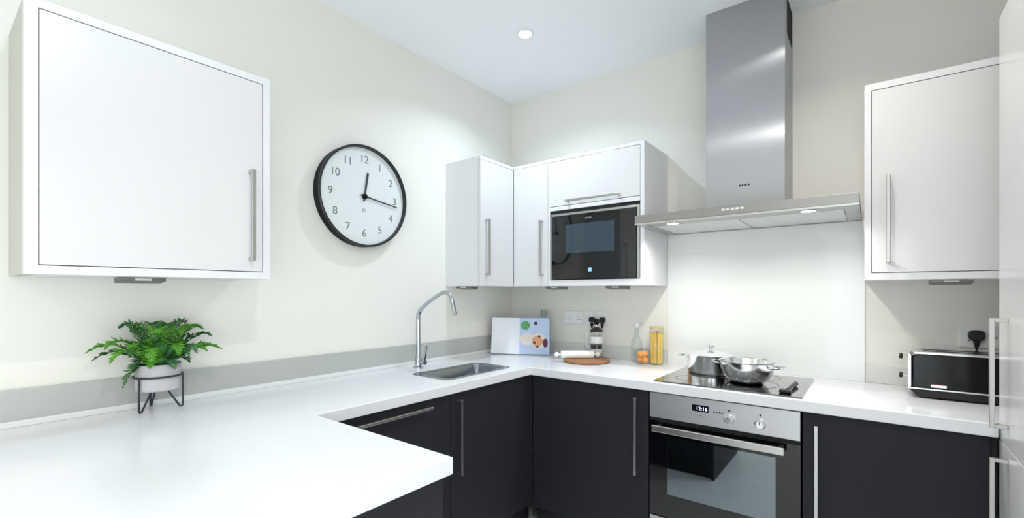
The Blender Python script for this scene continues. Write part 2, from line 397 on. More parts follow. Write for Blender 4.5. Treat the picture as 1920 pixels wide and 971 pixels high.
loft(b.bm, [L3(SX0-0.022, SX1+0.016, SY0-0.022, SY1+0.022, 0.03, ZW+0.0005), L3(SX0-0.021, SX1+0.015, SY0-0.021, SY1+0.021, 0.03, ZW+0.003),
            L3(SX0+0.006, SX1-0.006, SY0+0.006, SY1-0.006, 0.028, ZW+0.002), L3(SX0+0.009, SX1-0.009, SY0+0.009, SY1-0.009, 0.028, ZW-0.004),
            L3(SX0+0.014, SX1-0.014, SY0+0.014, SY1-0.014, 0.03, ZW-0.16), L3(SX0+0.03, SX1-0.03, SY0+0.03, SY1-0.03, 0.03, ZW-0.178)])
b.build('bowl', 'sink', sk, smooth=True)
B().lathe([(0.0, -0.1765), (0.04, -0.1765), (0.042, -0.174), (0.03, -0.172), (0.0, -0.173)], (0.39, -0.92, ZW), n=28).build('waste', 'chrome', sk, smooth=True)
fx, fy = 0.128, -1.005
tp = thing('mixer_tap', 'tall chrome mixer tap with an angled swan neck spout beside the sink', 'tap', (fx, fy, ZW))
B().lathe([(0.0, 0), (0.027, 0), (0.027, 0.006), (0.019, 0.010), (0.0175, 0.06), (0.015, 0.065), (0, 0.065)], (fx, fy, ZW), n=28).build('tap_base', 'tap', tp, smooth=True)
P0 = [(fx, fy, ZW+0.06), (fx-0.002, fy, 1.16), (fx, fy, 1.195), (fx+0.010, fy, 1.216), (fx+0.032, fy, 1.236), (0.20, fy, 1.262), (0.27, fy, 1.298), (0.310, fy, 1.316), (0.335, fy, 1.321), (0.362, fy, 1.316), (0.380, fy, 1.296), (0.390, fy, 1.27), (0.41, fy, 1.205)]
B().tube(P0, [0.0135, 0.0125, 0.0125, 0.0125, 0.0115, 0.0105, 0.0105, 0.0105, 0.0105, 0.0105, 0.0105, 0.0115, 0.0125], n=16).build('spout', 'tap', tp, smooth=True)
lv = B().tube([(fx+0.01, fy, ZW+0.034), (fx+0.055, fy, ZW+0.034)], 0.0135, n=16).build('valve_body', 'tap', tp, smooth=True)
B().tube([(fx+0.048, fy, ZW+0.042), (fx+0.055, fy, ZW+0.075), (fx+0.066, fy, ZW+0.128)], [0.0085, 0.0065, 0.0055], n=10).build('lever', 'tap', lv, smooth=True)

# ------------------------------------------------------------------ base units
def carcass(x0, x1, y0, y1, z0, z1, m, parent, t=0.018, open_side=None):
    """hollow box of panels, open at the top and at open_side"""
    b = B(); b.box(x0, x1, y0, y1, z0, z0+t)
    if open_side != '-x': b.box(x0, x0+t, y0, y1, z0+t, z1)
    if open_side != '+x': b.box(x1-t, x1, y0, y1, z0+t, z1)
    if open_side != '-y': b.box(x0+t, x1-t, y0, y0+t, z0+t, z1)
    if open_side != '+y': b.box(x0+t, x1-t, y1-t, y1, z0+t, z1)
    return b.build('carcass', m, parent)
DZ0, DZ1 = 0.125, 0.854
FX, FY = 0.575, -0.580     # door faces of left run and back run
# back run, corner unit
t = thing('base_cabinet', 'charcoal base cabinet in the corner, its tall handle beside the oven', 'cabinet', (0.92, -0.3, 0))
carcass(0.595, 1.262, -0.56, -0.02, 0.12, 0.858, 'dark_carcass', t, open_side='-y')
d = B().box(0.597, 1.262, FY, FY+0.019, DZ0, DZ1).build('door', 'dark_door', t, bevel=0.0015)
handle_bar((1.206, FY, 0.455), (1.206, FY, 0.822), (0, -1, 0), 'handle', d)
B().box(0.60, 1.262, -0.53, -0.515, 0.0, 0.12).build('plinth', 'plinth', t)
# left run, sink unit with corner post
t = thing('base_cabinet', 'charcoal base cabinet under the sink with a tall vertical handle', 'cabinet', (0.3, -0.9, 0))
carcass(0.02, 0.555, -1.232, -0.58, 0.12, 0.70, 'dark_carcass', t, open_side='+x')
d = B().box(FX-0.019, FX, -1.196, -0.597, DZ0, DZ1).build('door', 'dark_door', t, bevel=0.0015)
handle_bar((FX, -1.159, 0.478), (FX, -1.159, 0.826), (1, 0, 0), 'handle', d)
B().box(FX-0.019, FX-0.002, -1.232, -1.199, DZ0, DZ1).build('filler_strip', 'dark_door', t, bevel=0.001)
B().box(0.557, 0.594, -0.597, -0.583, 0.12, DZ1).build('corner_post', 'dark_door', t)
B().box(0.515, 0.53, -1.86, -0.53, 0.0, 0.12).build('plinth', 'plinth', t)
# integrated dishwasher
t = thing('dishwasher', 'built-in dishwasher with charcoal front and long horizontal handle below the drainer', 'dishwasher', (0.3, -1.53, 0))
B().box(0.03, 0.55, -1.83, -1.238, 0.12, 0.855).build('tub', 'dark_carcass', t)
d = B().box(FX-0.019, FX, -1.836, -1.235, DZ0, DZ1).build('door', 'dark_door', t, bevel=0.0015)
handle_bar((FX, -1.72, 0.824), (FX, -1.335, 0.824), (0.999, 0, 0), 'handle', d)
# right hand base unit
t = thing('base_cabinet', 'charcoal base cabinet right of the oven below the toaster', 'cabinet', (2.14, -0.3, 0))
carcass(1.88, 2.405, -0.56, -0.02, 0.12, 0.858, 'dark_carcass', t, open_side='-y')
d = B().box(1.879, 2.392, FY, FY+0.019, DZ0, DZ1).build('door', 'dark_door', t, bevel=0.0015)
handle_bar((1.925, FY, 0.45), (1.925, FY, 0.815), (0, -1, 0), 'handle', d)
B().box(2.394, 2.407, FY+0.006, FY+0.04, DZ0, DZ1).build('filler_strip', 'dark_gap', t)
B().box(1.262, 2.407, -0.53, -0.515, 0.0, 0.12).build('plinth', 'plinth', t)
# peninsula unit
t = thing('peninsula_cabinet', 'charcoal peninsula base with a plain dark end panel under the white worktop', 'cabinet', (0.9, -2.24, 0))
B().box(1.210, 1.229, -2.60, -1.872, 0.0, 0.860).build('end_panel', 'dark_door', t, bevel=0.001)
carcass(0.62, 1.208, -2.58, -1.90, 0.12, 0.858, 'dark_carcass', t)
B().box(0.62, 1.208, -1.899, -1.880, DZ0, DZ1).build('back_panel', 'dark_door', t, bevel=0.001)
B().box(0.02, 0.60, -2.58, -1.90, 0.12, 0.858).build('dead_corner_box', 'dark_carcass', t)
B().box(0.02, 1.205, -1.93, -1.915, 0, 0.12).build('plinth', 'plinth', t)

# ------------------------------------------------------------------ oven
OX0, OX1 = 1.268, 1.872
ov = thing('oven', 'built-in oven with stainless control panel and black glass door under the hob', 'oven', (1.57, -0.3, 0.12))
b = B(); b.box(OX0+0.01, OX1-0.01, -0.03, -0.02, 0.27, 0.855); b.box(OX0+0.01, OX0+0.06, -0.555, -0.03, 0.27, 0.855); b.box(OX1-0.06, OX1-0.01, -0.555, -0.03, 0.27, 0.855)
b.box(OX0+0.06, OX1-0.06, -0.555, -0.03, 0.72, 0.855); b.box(OX0+0.06, OX1-0.06, -0.555, -0.03, 0.27, 0.33)
b.build('oven_body', 'oven_cavity', ov)
for z in (0.45, 0.58):
    rk = B()
    for k in range(11): rk.tube([(OX0+0.06+k*(OX1-OX0-0.12)/10, -0.53, z), (OX0+0.06+k*(OX1-OX0-0.12)/10, -0.06, z)], 0.003, n=6)
    for y in (-0.53, -0.06): rk.tube([(OX0+0.06, y, z), (OX1-0.06, y, z)], 0.004, n=6)
    rk.build('oven_rack', 'chrome', ov)
cp = B().box(OX0, OX1, -0.582, -0.557, 0.738, 0.853).build('control_panel', 'panel_steel', ov, bevel=0.002)
B().box(OX0, OX1, -0.572, -0.556, 0.722, 0.738).build('vent_gap', 'dark_gap', ov)
dsp = B().box(1.462, 1.532, -0.5835, -0.581, 0.795, 0.824).build('display', 'display', cp, bevel=0.0008)
text('display_time', '12:16', 0.022, (1.503, -0.5838, 0.8085), ROT_Y, 'digits', dsp)
text('display_marks', '- + -', 0.012, (1.497, -0.5828, 0.778), ROT_Y, 'inkdark', cp)
b = B()
for k, wd in enumerate((0.007, 0.005, 0.008, 0.006)): b.box(1.551+k*0.011, 1.551+k*0.011+wd, -0.5828, -0.581, 0.799, 0.806)
b.build('maker_mark', 'inkdark', cp)
for kx in (1.615, 1.733):
    k = B().lathe([(0.022, 0), (0.022, -0.004), (0.019, -0.006), (0.0165, -0.024), (0.014, -0.026), (0, -0.026)], (kx, -0.582, 0.782), axis='y', n=32).build('knob', 'chrome', cp, smooth=True)
    B().box(kx-0.0015, kx+0.0015, -0.6088, -0.607, 0.784, 0.796).build('pointer', 'inkdark', k)
    B().lathe([(0.0, 0), (0.0045, 0), (0.0045, -0.0014), (0, -0.0014)], (kx, -0.5822, 0.818), axis='y', n=14).build('symbol', 'inkdark', cp)
dr = thing  # (door frame below)
b = B(); zt, zb = 0.722, 0.286; gx0, gx1, gz0, gz1 = OX0+0.083, OX1-0.085, 0.392, 0.656
b.box(OX0, gx0, -0.580, -0.557, zb, zt); b.box(gx1, OX1, -0.580, -0.557, zb, zt); b.box(gx0, gx1, -0.580, -0.557, gz1, zt); b.box(gx0, gx1, -0.580, -0.557, zb, gz0)
dro = b.build('oven_door', 'black_glass', ov)
B().box(gx0, gx1, -0.5795, -0.574, gz0, gz1).build('window_pane', 'oven_glass', dro)
hb = B(); hb.box(1.292, 1.822, -0.625, -0.611, 0.682, 0.712); hb.box(1.30, 1.318, -0.611, -0.58, 0.690, 0.704); hb.box(1.796, 1.814, -0.611, -0.58, 0.690, 0.704)
hb.build('door_handle', 'steel', dro, bevel=0.003)
B().box(OX0, OX1, -0.578, -0.557, 0.130, 0.279).build('lower_steel_panel', 'steel', ov, bevel=0.001)

# ------------------------------------------------------------------ hob
hx0, hx1, hy0, hy1 = 1.289, 1.879, -0.590, -0.088
hb_ = thing('hob', 'black glass hob in the worktop above the oven carrying two pans', 'hob', (1.585, -0.335, ZW))
B().prism(rrect(hx0, hx1, hy0, hy1, 0.008, 3), 'z', ZW+0.0003, ZW+0.006).build('hob_glass', 'hob_glass', hb_, bevel=0.001)
for nm, (cx, cy, r) in zip(range(4), ((1.43, -0.22, 0.09), (1.42, -0.44, 0.075), (1.67, -0.40, 0.105), (1.68, -0.20, 0.075))):
    B().lathe([(r, 0.0062), (r, 0.0066), (r-0.0015, 0.0066), (r-0.0015, 0.0062)], (cx, cy, ZW), n=48).build('cooking_zone_ring', 'inkdark', hb_)
ZH = ZW+0.0068
# ------------------------------------------------------------------ pans
def loop_handle(c, ang, r0, z, out=0.045, w=0.035, rr=0.0045):
    """horizontal loop handle at angle ang on radius r0"""
    ca, sa = math.cos(ang), math.sin(ang); pts = []
    for k in range(13):
        t = -PI/2+PI*k/12; rad = r0+out*max(0, math.cos(t))**0.6; tan = w*math.sin(t)
        pts.append((c[0]+ca*rad-sa*tan, c[1]+sa*rad+ca*tan, z+0.006*math.cos(t)))
    return B().tube(pts, rr, n=8)
def pan(cx, cy, R, H, prof, label, lid, hang, z0=ZH, liftlid=True):
    t = thing('saucepan', label, 'pan', (cx, cy, z0), None)
    B().lathe([(0, 0)]+prof+[(p[0]-0.0025, max(p[1], 0.004)) for p in reversed(prof)]+[(0, 0.004)], (cx, cy, z0), n=64).build('pan_body', 'pan_steel', t, smooth=True)
    for a in (hang, hang+PI): loop_handle((cx, cy), a, R-0.003, z0+H*0.80).build('handle', 'chrome', t, smooth=True)
    if lid:
        l = B().lathe([(R+0.004, H-0.002), (R+0.005, H+0.002), (R*0.9, H+0.008), (R*0.5, H+0.018), (0.012, H+0.022), (0.0, H+0.022), (0, H+0.019), (R*0.5, H+0.015), (R-0.003, H-0.002), (R+0.004, H-0.002)], (cx, cy, z0), n=64).build('lid', 'glass' if lid == 'glass' else 'pan_steel', t, smooth=True)
        if lid == 'glass': B().lathe([(R+0.005, H-0.003), (R+0.006, H+0.001), (R+0.003, H+0.005), (R-0.004, H+0.004), (R-0.003, H-0.003), (R+0.005, H-0.003)], (cx, cy, z0), n=64).build('lid_rim', 'chrome', l, smooth=True)
        B().lathe([(0.0, H+0.021), (0.010, H+0.021), (0.008, H+0.034), (0.019, H+0.040), (0.020, H+0.046), (0.012, H+0.050), (0, H+0.050)], (cx, cy, z0), n=28).build('lid_knob', 'chrome', l, smooth=True)
    return t
pan(1.447, -0.215, 0.112, 0.092, [(0.104, 0), (0.109, 0.004), (0.112, 0.012), (0.112, 0.088), (0.115, 0.092)], 'larger polished steel pan with a knobbed lid at the back left of the hob', 'steel', 0.02)
pan(1.645, -0.385, 0.112, 0.098, [(0.062, 0), (0.070, 0.003), (0.086, 0.016), (0.100, 0.038), (0.109, 0.066), (0.112, 0.094), (0.116, 0.098)], 'round-bellied open steel pan at the front of the hob', None, -0.2)
# black utensil on the hob
t = thing('cooking_utensil', 'small black kitchen utensil lying on the right side of the hob', 'utensil', (1.815, -0.47, ZH))
B().box(1.793, 1.835, -0.545, -0.505, ZH, ZH+0.012).build('utensil_head', 'black_plastic', t, bevel=0.004)
B().tube([(1.820, -0.515, ZH+0.010), (1.826, -0.43, ZH+0.012), (1.832, -0.35, ZH+0.010)], [0.006, 0.007, 0.010], n=10).build('utensil_handle', 'black_plastic', t, smooth=True)

# ------------------------------------------------------------------ extractor hood
hd = thing('extractor_hood', 'stainless steel chimney extractor hood above the hob', 'extractor hood', (1.61, -0.25, 1.655))
HX0, HX1, HY = 1.160, 2.055, -0.500
B().box(HX0, HX1, HY, -0.0005, 1.662, 1.702).build('canopy', 'canopy', hd, bevel=0.002)
b = B(); b.box(HX0, HX1, HY, HY+0.012, 1.654, 1.662); b.box(HX0, HX0+0.05, HY+0.012, -0.001, 1.654, 1.662); b.box(HX1-0.05, HX1, HY+0.012, -0.001, 1.654, 1.662)
b.build('underside_rim', 'steel', hd)
for k in range(2):
    x0 = HX0+0.052+k*0.398; B().box(x0, x0+0.393, HY+0.12, -0.012, 1.656, 1.6615).build('filter_panel', 'filter', hd, bevel=0.001)
B().box(HX0+0.052, HX1-0.052, HY+0.014, HY+0.117, 1.657, 1.6615).build('lamp_strip', 'steel', hd)
for lx in (1.33, 1.885):
    B().lathe([(0.034, 0), (0.034, -0.003), (0.027, -0.0045), (0.026, 0)], (lx, -0.44, 1.657), n=32).build('lamp_ring', 'chrome', hd, smooth=True)
    B().lathe([(0, -0.0035), (0.026, -0.0035), (0.026, 0), (0, 0)], (lx, -0.44, 1.657), n=28).build('lamp_lens', 'hood_emit', hd)
    light('hood_lamp', 'AREA', (lx, -0.44, 1.648), HOOD_W, (1.0, 0.97, 0.93), shape='DISK', size=0.05, spread=math.radians(150))
b = B()
for k in range(5): b.box(1.565+k*0.019, 1.579+k*0.019, HY-0.002, HY, 1.682, 1.691)
b.build('control_buttons', 'lens', hd)
ch = B()
ch.box(1.437, 1.781, -0.268, -0.262, 1.702, CEIL-0.001); ch.box(1.437, 1.443, -0.262, -0.001, 1.702, CEIL-0.001); ch.box(1.775, 1.781, -0.262, -0.001, 1.702, CEIL-0.001)
chm = ch.build('chimney', 'chimney', hd, bevel=0.001)
b = B()
for k in range(4): b.box(1.7812, 1.7826, -0.20+k*0.045, -0.17+k*0.045, 2.53, 2.70)
b.build('side_vent', 'dark_gap', chm)
b = B()
for k, wd in enumerate((0.010, 0.007, 0.009, 0.008)): b.box(1.588+k*0.013, 1.588+k*0.013+wd, -0.2692, -0.2678, 1.829, 1.838)
b.build('maker_mark', 'inkdark', chm)

# ------------------------------------------------------------------ wall cabinets
def spotlight(x, y, z, facing, label):
    """wedge shaped under cabinet light"""
    t = thing('under_cabinet_light', label, 'light', (x, y, z), 'wedge lights under the wall cabinets')
    L, dp, h = 0.062, 0.05, 0.020
    if facing == '-y':
        B().prism([(y-dp*0.4, z-h*0.55), (y-dp*0.4, z-0.0004), (y+dp, z-0.0004), (y+dp*0.8, z-h)], 'x', x-L, x+L).build('body', 'fitting', t, bevel=0.001)
        B().box(x-0.022, x+0.022, y-dp*0.4-0.003, y-dp*0.4+0.001, z-h*0.52, z-0.003).build('lens', 'lens', t, bevel=0.001)
    else:
        B().prism([(x+dp*0.4, z-h*0.55), (x+dp*0.4, z-0.0004), (x-dp, z-0.0004), (x-dp*0.8, z-h)], 'y', y-L, y+L).build('body', 'fitting', t, bevel=0.001)
        B().box(x+dp*0.4-0.001, x+dp*0.4+0.003, y-0.022, y+0.022, z-h*0.52, z-0.003).build('lens', 'lens', t, bevel=0.001)
# left single cabinet
cz0, cz1 = 1.369, 2.107
t = thing('wall_cabinet', 'big white wall cabinet over the plant, left of the clock', 'wall cabinet', (0.16, -2.2, cz0))
y0, y1, x1 = -2.517, -1.888, 0.325
b = B(); b.box(x1-0.03, x1, y0, y0+0.026, cz0, cz1); b.box(0.001, x1, y1-0.024, y1, cz0, cz1); b.box(0.001, x1, y0+0.026, y1-0.024, cz0, cz0+0.024); b.box(0.001, x1, y0+0.026, y1-0.024, cz1-0.024, cz1)
b.box(0.001, 0.01, y0+0.026, y1-0.024, cz0+0.024, cz1-0.024); b.build('cabinet_frame', 'white_carcass', t)
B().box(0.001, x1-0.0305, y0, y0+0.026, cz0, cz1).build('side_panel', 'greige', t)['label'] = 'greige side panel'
d = B().box(x1-0.02, x1-0.001, y0+0.0285, y1-0.0265, cz0+0.0265, cz1-0.0265).build('door', 'white_door', t, bevel=0.0012)
handle_bar((x1-0.001, -1.957, 1.433), (x1-0.001, -1.957, 1.757), (1, 0, 0), 'handle', d)
spotlight(0.17, -2.232, cz0, '+x', 'wedge light under the big left wall cabinet above the plant')
# corner L unit: left wall part
kz0, kz1 = 1.357, 2.120
XL, YC, YF = 0.288, -0.673, -0.357
t = thing('wall_cabinet', 'narrow white wall cabinet on the clock wall side of the corner', 'wall cabinet', (0.14, -0.5, kz0))
b = B(); b.box(0.001, XL-0.020, YC, YC+0.018, kz0, kz1); b.box(0.001, XL-0.02, YC+0.018, -0.001, kz0, kz0+0.018); b.box(0.001, XL-0.001, YC+0.018, -0.001, kz1-0.018, kz1); b.box(XL-0.019, XL-0.001, YC, YC+0.018, kz1-0.018, kz1)
b.box(0.001, 0.008, YC+0.018, -0.001, kz0+0.018, kz1-0.018)
b.build('cabinet_frame', 'white_carcass', t)
d = B().box(XL-0.019, XL, YC, YF-0.002, kz0, kz1-0.0205).build('door', 'white_door', t, bevel=0.0012)
handle_bar((XL, -0.627, 1.421), (XL, -0.627, 1.754), (1, 0, 0), 'handle', d)
# corner L unit: back wall part
t = thing('wall_cabinet', 'narrow white wall cabinet between the corner and the microwave', 'wall cabinet', (0.42, -0.17, kz0))
b = B(); b.box(XL+0.001, 0.551, YF+0.002, -0.001, kz1-0.018, kz1); b.box(XL+0.001, 0.551, YF+0.021, -0.001, kz0, kz0+0.018); b.box(0.533, 0.551, YF+0.021, -0.001, kz0+0.018, kz1-0.018); b.box(XL+0.001, 0.533, -0.01, -0.001, kz0+0.018, kz1-0.018)
b.build('cabinet_frame', 'white_carcass', t)
d = B().box(XL+0.002, 0.5505, YF, YF+0.019, kz0, kz1-0.0205).build('door', 'white_door', t, bevel=0.0012)
handle_bar((0.513, YF, 1.419), (0.513, YF, 1.756), (0, -1, 0), 'handle', d)
# microwave unit
t = thing('wall_cabinet', 'white wall cabinet with lift-up flap housing the black microwave', 'wall cabinet', (0.85, -0.17, kz0))
mx0, mx1 = 0.553, 1.153
b = B(); b.box(1.131, mx1, YF+0.0005, -0.001, kz0, kz1); b.box(mx0, 1.131, YF+0.0005, -0.001, kz1-0.018, kz1); b.box(mx0, 1.131, YF+0.0005, -0.001, kz0, kz0+0.036)
b.box(mx0, mx0+0.012, YF+0.0005, -0.001, kz0+0.036, kz1-0.018); b.box(mx0+0.012, 1.131, YF+0.021, -0.001, 1.820, 1.838); b.box(mx0+0.012, 1.131, -0.01, -0.001, kz0+0.036, 1.82)
b.build('cabinet_frame', 'white_carcass', t)
d = B().box(mx0+0.001, 1.129, YF, YF+0.019, 1.832, kz1-0.0205).build('flap_door', 'white_door', t, bevel=0.0012)
B().box(mx0+0.001, 1.129, YF+0.001, YF+0.019, 1.806, 1.829).build('trim_rail', 'white_carcass', t, bevel=0.001)
handle_bar((0.69, YF, 1.851), (1.02, YF, 1.851), (0, -1, 0), 'handle', d)
mw = thing('microwave', 'black glass built-in microwave with a steel surround in the white cabinet', 'microwave', (0.84, -0.2, 1.393))
B().box(0.569, 1.125, -0.34, -0.03, 1.3955, 1.800).build('microwave_body', 'dark_gap', mw)
b = B(); b.box(0.567, 0.577, -0.358, -0.341, 1.3955, 1.783); b.box(0.567, 1.128, -0.358, -0.341, 1.772, 1.785); b.box(1.114, 1.128, -0.358, -0.341, 1.3955, 1.772); b.build('steel_surround', 'steel', mw, bevel=0.001)
B().box(0.567, 1.128, -0.352, -0.341, 1.7855, 1.8025).build('vent_gap', 'dark_gap', mw)
dd = B().box(0.579, 1.112, -0.362, -0.341, 1.398, 1.770).build('microwave_door', 'black_glass', mw, bevel=0.001)
wm = mat('microwave_window', rgb(56, 70, 80), 0.08, spec=0.6, noise=0.01)
B().box(0.68, 0.985, -0.3632, -0.3615, 1.548, 1.715).build('door_window', wm, dd)
b = B()
for k, wd in enumerate((0.008, 0.006, 0.008, 0.006)): b.box(0.807+k*0.011, 0.807+k*0.011+wd, -0.3632, -0.3618, 1.740, 1.748)
b.build('maker_mark', 'handle', dd)
b = B(); b.box(0.826, 0.848, -0.3634, -0.3618, 1.438, 1.460); b.build('blue_display', 'blue_light', dd, bevel=0.002)
spotlight(0.10, -0.60, kz0, '-y', 'wedge light under the corner cabinet nearest the clock')
spotlight(0.506, -0.20, kz0, '-y', 'wedge light under the wall cabinets, above the cookbook')
spotlight(0.925, -0.20, kz0, '-y', 'wedge light under the microwave cabinet')
# right cabinet
rz0, rz1 = 1.370, 2.152
t = thing('wall_cabinet', 'white wall cabinet right of the extractor hood, above the toaster', 'wall cabinet', (2.37, -0.17, rz0))
rx0, rx1, ry = 2.069, 2.72, -0.355
b = B(); b.box(rx0, rx0+0.022, ry, -0.001, rz0, rz1); b.box(rx1-0.022, rx1, ry, -0.001, rz0, rz1); b.box(rx0+0.022, rx1-0.022, ry, -0.001, rz0, rz0+0.026); b.box(rx0+0.022, rx1-0.022, ry, -0.001, rz1-0.026, rz1)
b.box(rx0+0.022, rx1-0.022, -0.01, -0.001, rz0+0.026, rz1-0.026); b.build('cabinet_frame', 'white_carcass', t)
d = B().box(rx0+0.0245, rx1-0.0245, ry+0.001, ry+0.02, rz0+0.0285, rz1-0.0285).build('door', 'white_door', t, bevel=0.0012)
handle_bar((2.143, ry+0.001, 1.436), (2.143, ry+0.001, 1.778), (0, -1, 0), 'handle', d)
spotlight(2.338, -0.20, rz0, '-y', 'wedge light under the right wall cabinet above the toaster')

# ------------------------------------------------------------------ tall units on the right
for k, (ya, yb, lab) in enumerate(((-0.585, -1.185, 'tall white fridge freezer housing at the right with two nickel handles'), (-1.187, -1.787, 'plain tall white larder unit beside the fridge housing'))):
    t = thing('tall_cabinet', lab, 'tall unit', (2.7, (ya+yb)/2, 0))
    tz = 2.190
    B().box(2.431, XR-0.001, yb, ya, 0.10, tz-0.002).build('carcass', 'white_carcass', t)
    lo = B().box(2.410, 2.430, yb+0.0015, ya-0.0005, 0.105, 0.853).build('lower_door', 'white_door', t, bevel=0.001)
    up = B().box(2.410, 2.430, yb+0.0015, ya-0.0005, 0.858, tz).build('upper_door', 'white_door', t, bevel=0.001)
    hy = ya-0.118
    handle_bar((2.410, hy, 0.912), (2.410, hy, 1.242), (-1, 0, 0), 'handle', up, stand=0.034)
    handle_bar((2.410, hy, 0.48), (2.410, hy, 0.822), (-1, 0, 0), 'handle', lo, stand=0.034)
    B().box(2.47, XR-0.001, yb+0.01, ya-0.01, 0.0, 0.10).build('plinth', 'plinth', t)

# ------------------------------------------------------------------ wall clock
cy, cz, R = -1.283, 1.812, 0.258
ck = thing('wall_clock', 'round wall clock with deep black case and pale dial on the left wall', 'clock', (0.001, cy, cz))
B().lathe([(0.0, 0.001), (R, 0.001), (R, 0.046), (R-0.002, 0.046), (R-0.012, 0.03), (0, 0.03)], (0, cy, cz), axis='x', n=96).build('case', 'clock_black', ck, smooth=True)
B().lathe([(R+0.001, 0.044), (R+0.001, 0.051), (R-0.002, 0.053), (R-0.009, 0.052), (R-0.010, 0.034), (R-0.006, 0.034), (R-0.004, 0.044), (R+0.001, 0.044)], (0, cy, cz), axis='x', n=96).build('rim', 'clock_rim', ck, smooth=True)
dl = B().lathe([(0, 0.0305), (R-0.0105, 0.0305), (R-0.0105, 0.033), (0, 0.033)], (0, cy, cz), axis='x', n=96).build('dial', 'dial', ck)
for k in range(1, 13):
    a = 2*PI*k/12; rr = R*0.735
    ch_ = str(k)
    for q, c_ in enumerate(ch_):
        text('numeral', c_, 0.055, (0.0336, cy+rr*math.sin(a)+(q-(len(ch_)-1)/2)*0.027, cz+rr*math.cos(a)), ROT_X, 'ink', dl, depth=0.0004)
B().lathe([(0.007, 0.033), (0.010, 0.033), (0.010, 0.0338), (0.007, 0.0338), (0.007, 0.033)], (0, cy-0.002, cz-0.072), axis='x', n=20).build('dial_mark', 'ink', dl)
def hand(name, ang, L, w0, w1, x):
    dy, dz = math.sin(ang), math.cos(ang); b = B()
    pts = [(-0.025, w0), (L, w1)]
    q = [(cy+dy*pts[0][0]-dz*w0, cz+dz*pts[0][0]+dy*w0), (cy+dy*L-dz*w1, cz+dz*L+dy*w1), (cy+dy*L+dz*w1, cz+dz*L-dy*w1), (cy+dy*pts[0][0]+dz*w0, cz+dz*pts[0][0]-dy*w0)]
    b.prism(q, 'x', x, x+0.0015); return b.build(name, 'hand', ck)
hand('hour_hand', math.radians(9.0), 0.125, 0.0045, 0.006, 0.037)
hand('minute_hand', math.radians(98.5), 0.205, 0.004, 0.003, 0.040)
B().lathe([(0.0, 0.033), (0.014, 0.033), (0.014, 0.043), (0.011, 0.045), (0, 0.045)], (0, cy, cz), axis='x', n=28).build('hub', 'clock_black', ck, smooth=True)

# ------------------------------------------------------------------ plant
px, py = 0.092, -2.166
Rp = 0.067
zp = ZW
st = thing('plant_stand', 'dark wire stand with three bent legs holding the concrete pot', 'plant stand', (px, py, ZW))
ring = [(px+(Rp+0.004)*math.cos(2*PI*k/40), py+(Rp+0.004)*math.sin(2*PI*k/40), zp+0.121) for k in range(40)]
B().tube(ring, 0.0032, n=8, closed=True).build('ring', 'wire', st, smooth=True)
for a in (math.radians(-62), math.radians(70), math.radians(184)):
    ca, sa = math.cos(a), math.sin(a); r0 = Rp+0.004
    B().tube([(px+ca*r0, py+sa*r0, zp+0.120), (px+ca*r0, py+sa*r0, zp+0.008), (px+ca*(r0-0.003), py+sa*(r0-0.003), zp+0.0035), (px+ca*(r0-0.010), py+sa*(r0-0.010), zp+0.006), (px+ca*0.026, py+sa*0.026, zp+0.067)], 0.0032, n=8).build('leg', 'wire', st, smooth=True)
pl = thing('potted_fern', 'green fern in a pale concrete pot standing on the white worktop', 'plant', (px, py, zp+0.069))
B().lathe([(0, 0.071), (0.060, 0.071), (0.064, 0.075), (0.067, 0.160), (0.066, 0.163), (0.060, 0.162), (0.058, 0.148), (0, 0.148)], (px, py, zp), n=48).build('pot', 'terracotta_pot', pl, smooth=True)
B().lathe([(0.057, 0.1485), (0.056, 0.152), (0.03, 0.157), (0, 0.158)], (px, py, zp), n=32).build('soil', 'soil', pl, smooth=True)
def frond(az, L, rise, droop, m, r0=0.03, w=0.030, n=22, z0=0.150, twist=0.0):
    bm = bmesh.new(); d = Vector((math.cos(az), math.sin(az), 0)); side = Vector((-math.sin(az), math.cos(az), 0))
    P = []
    for k in range(n+1):
        s = k/n
        p = Vector((px, py, zp+z0))+d*(r0*0.5+L*(s-0.10*s*s))+Vector((0, 0, rise*math.sin(min(1, s*1.15)*PI*0.5)-droop*s*s*s))+side*twist*s*s
        P.append(p)
    def lim(q):     # leaves stay in front of the wall and above the worktop
        return Vector((max(q.x, 0.006 if q.z > 1.03 else 0.022), q.y, max(q.z, ZW+0.004)))
    P = [lim(p) for p in P]
    for k in range(n):
        for q in ((side*0.0012, Vector((0, 0, 0.0012))),):
            a, b2 = P[k], P[k+1]; vs = [bm.verts.new(a-q[0]), bm.verts.new(a+q[0]), bm.verts.new(b2+q[0]), bm.verts.new(b2-q[0])]; bm.faces.new(vs)
    for k in range(1, n+1):
        s = k/n; t = (P[k]-P[k-1]).normalized(); ww = w*(math.sin(PI*min(1, 0.16+s*0.84))**0.75)*(0.85+0.3*random.random())+0.003
        nrm = side.cross(t).normalized()
        for sg in (-1, 1):
            dirv = (side*sg*0.86+t*0.5+nrm*random.uniform(-0.35, 0.15)).normalized()
            base = P[k]; tip = lim(base+dirv*ww); wd = t*min(0.0085, L/n*0.95)
            mid = base+(tip-base)*0.45+nrm*0.0015
            v = [bm.verts.new(lim(q)) for q in (base-wd*0.4, mid-wd, tip, mid+wd, base+wd*0.4, mid+nrm*0.002)]
            bm.faces.new([v[0], v[1], v[5]]); bm.faces.new([v[1], v[2], v[5]]); bm.faces.new([v[2], v[3], v[5]]); bm.faces.new([v[3], v[4], v[5]]); bm.faces.new([v[4], v[0], v[5]])
    b = B(); b.bm.free(); b.bm = bm
    return b.build('frond', m, pl)
